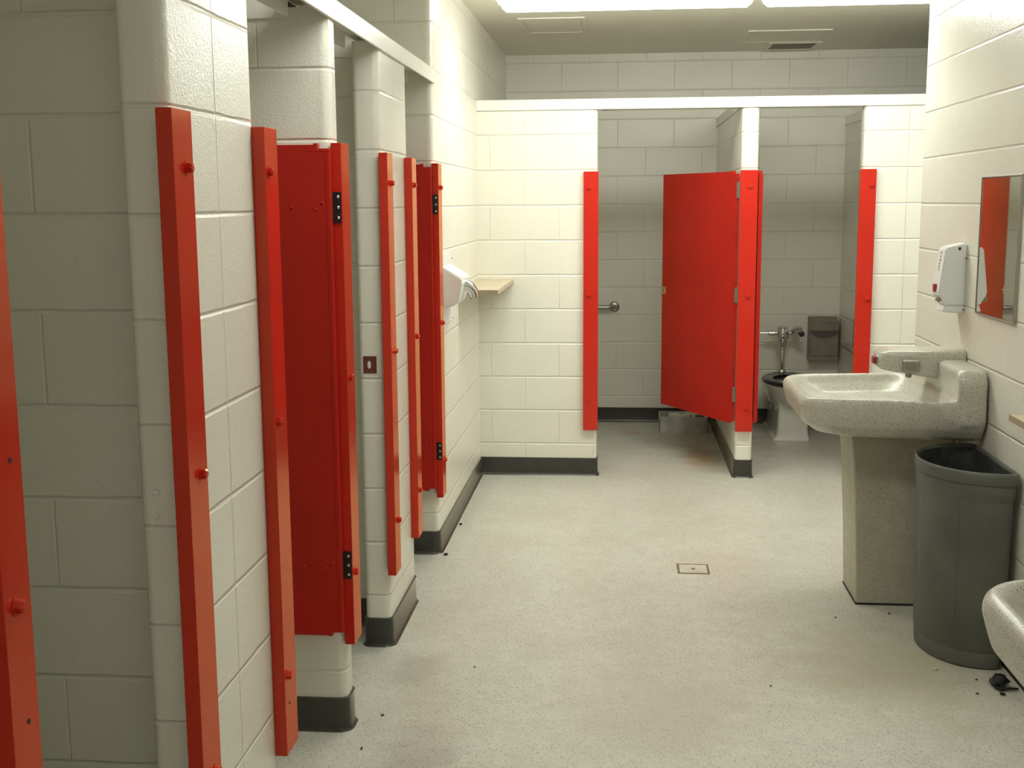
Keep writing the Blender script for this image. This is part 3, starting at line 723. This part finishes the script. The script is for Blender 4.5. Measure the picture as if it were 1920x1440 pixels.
add_rings(bm, [o1, o2, o1b, i1, i2, o1], caps=False); bmesh.ops.remove_doubles(bm, verts=bm.verts, dist=1e-5)
finish('seat', bm, M_seat, t, sh, smooth_=50)
finish('seat_hinge', box(TX-.085, TX+.085, 8.575, 8.612, .388, .414, .008, 3), M_seat, t, sh, smooth_=50)

t = thing('flush_valve', 'chrome flush valve and pipe behind the black toilet seat', 'flush valve', (TX-.010, 8.66, .42)); sh = t.location.copy()
FX, FY = TX-.012, 8.66
bm = bmesh.new(); add_tube(bm, [(FX, FY, .391), (FX, FY, .415), (FX, FY, .424), (FX, FY, .43), (FX, FY, .62)], [.034, .032, .026, .0195, .0195], 16); finish('flush_tube', bm, M_chrome, t, sh, smooth_=40)
bm = bmesh.new(); add_tube(bm, [(FX, FY, z) for z in (.585, .60, .612, .64, .66, .70, .712, .735, .742)], [.021, .026, .027, .033, .044, .044, .040, .039, .028], 20); finish('valve_body', bm, M_chrome, t, sh, smooth_=40)
bm = bmesh.new(); add_tube(bm, [(FX, FY, .69), (FX-.05, FY, .69), (FX-.055, FY, .69), (FX-.10, FY, .69), (FX-.105, FY, .69), (FX-.16, FY, .69)], [.014, .014, .020, .020, .008, .008], 14); finish('stop_pipe', bm, M_chrome, t, sh, smooth_=40)
bm = bmesh.new(); add_tube(bm, [(FX, FY, .69), (FX+.06, FY, .69), (FX+.062, FY, .70), (FX+.075, FY, .705), (FX+.085, FY, .705)], [.013, .013, .020, .026, .022], 16)
add_tube(bm, [(FX+.10, FY+.06, .71), (FX+.10, FY-.02, .712), (FX+.10, FY-.035, .712)], [.030, .034, .024], 18); finish('control_stop', bm, M_chrome, t, sh, smooth_=40)
bm = bmesh.new(); add_tube(bm, [(FX+.125, FY-.02, .695), (FX+.128, FY-.055, .690), (FX+.128, FY-.062, .690)], [.018, .021, .014], 14); finish('push_cap', bm, M_black, t, sh, smooth_=40)

t = thing('paper_dispenser', 'dull steel box dispenser on the rear wall right of the flush valve', 'dispenser', (1.48, YG, .49)); sh = t.location.copy()
bx0, bx1 = 1.365, 1.575
prof = [(YG, .480), (YG, .800), (YG-.02, .800), (YG-.105, .765), (YG-.105, .480)]
bm = bmesh.new(); add_rings(bm, [[(x, y, z) for y, z in prof] for x in (bx0, bx1)]); bmesh.ops.recalc_face_normals(bm, faces=bm.faces)
bmesh.ops.bevel(bm, geom=[e for e in bm.edges if e.calc_face_angle(0) > .3], offset=.005, segments=2, affect='EDGES'); finish('body', bm, M_dsteel, t, sh, smooth_=40)
finish('front_lid', box(bx0+.006, bx1-.006, YG-.112, YG-.105, .52, .680, .003, 1), M_dsteel, t, sh)
bm = bmesh.new(); n_ = 16; arc = [(bx0+.006, .680), *[(1.47-.085*math.cos(PI*k/n_), .682-.030*math.sin(PI*k/n_)) for k in range(n_+1)], (bx1-.006, .680), (bx1-.006, .705), (bx0+.006, .705)]
add_rings(bm, [[(x, y, z) for x, z in arc] for y in (YG-.116, YG-.105)]); finish('finger_notch', bm, M_notch, t, sh)  # solid dark plate, the notch's shade is put into its colour

t = thing('roll_holder', 'steel toilet roll holder on the partition at the right of the toilet', 'roll holder', (1.59, 8.15, .65)); sh = t.location.copy()
finish('plate', box(1.578, 1.589, 7.95, 8.22, .64, .84, .002, 1), M_dsteel, t, sh)
bm = bmesh.new(); add_tube(bm, [(1.589, 8.38, .640), (1.555, 8.38, .640), (1.545, 8.37, .640), (1.545, 7.92, .640), (1.555, 7.91, .640), (1.589, 7.91, .640)], .016, 12); finish('bar', bm, M_dsteel, t, sh, smooth_=50)

# ------------------------------------------------------------------ floor cleanout cover
t = thing('floor_cleanout', 'small square cleanout cover with rusty brown rim in the floor', 'floor cover', (.332, 5.195, 0)); sh = t.location.copy()
bm = bmesh.new(); q = .071; r_ = .010
for a in ((.332-q, .332+q, 5.195-q, 5.195-q+r_), (.332-q, .332+q, 5.195+q-r_, 5.195+q), (.332-q, .332-q+r_, 5.195-q+r_, 5.195+q-r_), (.332+q-r_, .332+q, 5.195-q+r_, 5.195+q-r_)): add_box(bm, *a, 0, .0022)
finish('rim', bm, M_brown, t, sh)
finish('cover', box(.332-q+r_, .332+q-r_, 5.195-q+r_, 5.195+q-r_, 0, .0018), M_floor, t, sh)
bm = bmesh.new(); add_tube(bm, [(.332, 5.195, .001), (.332, 5.195, .003)], .010, 12); finish('centre_screw', bm, M_brown, t, sh)
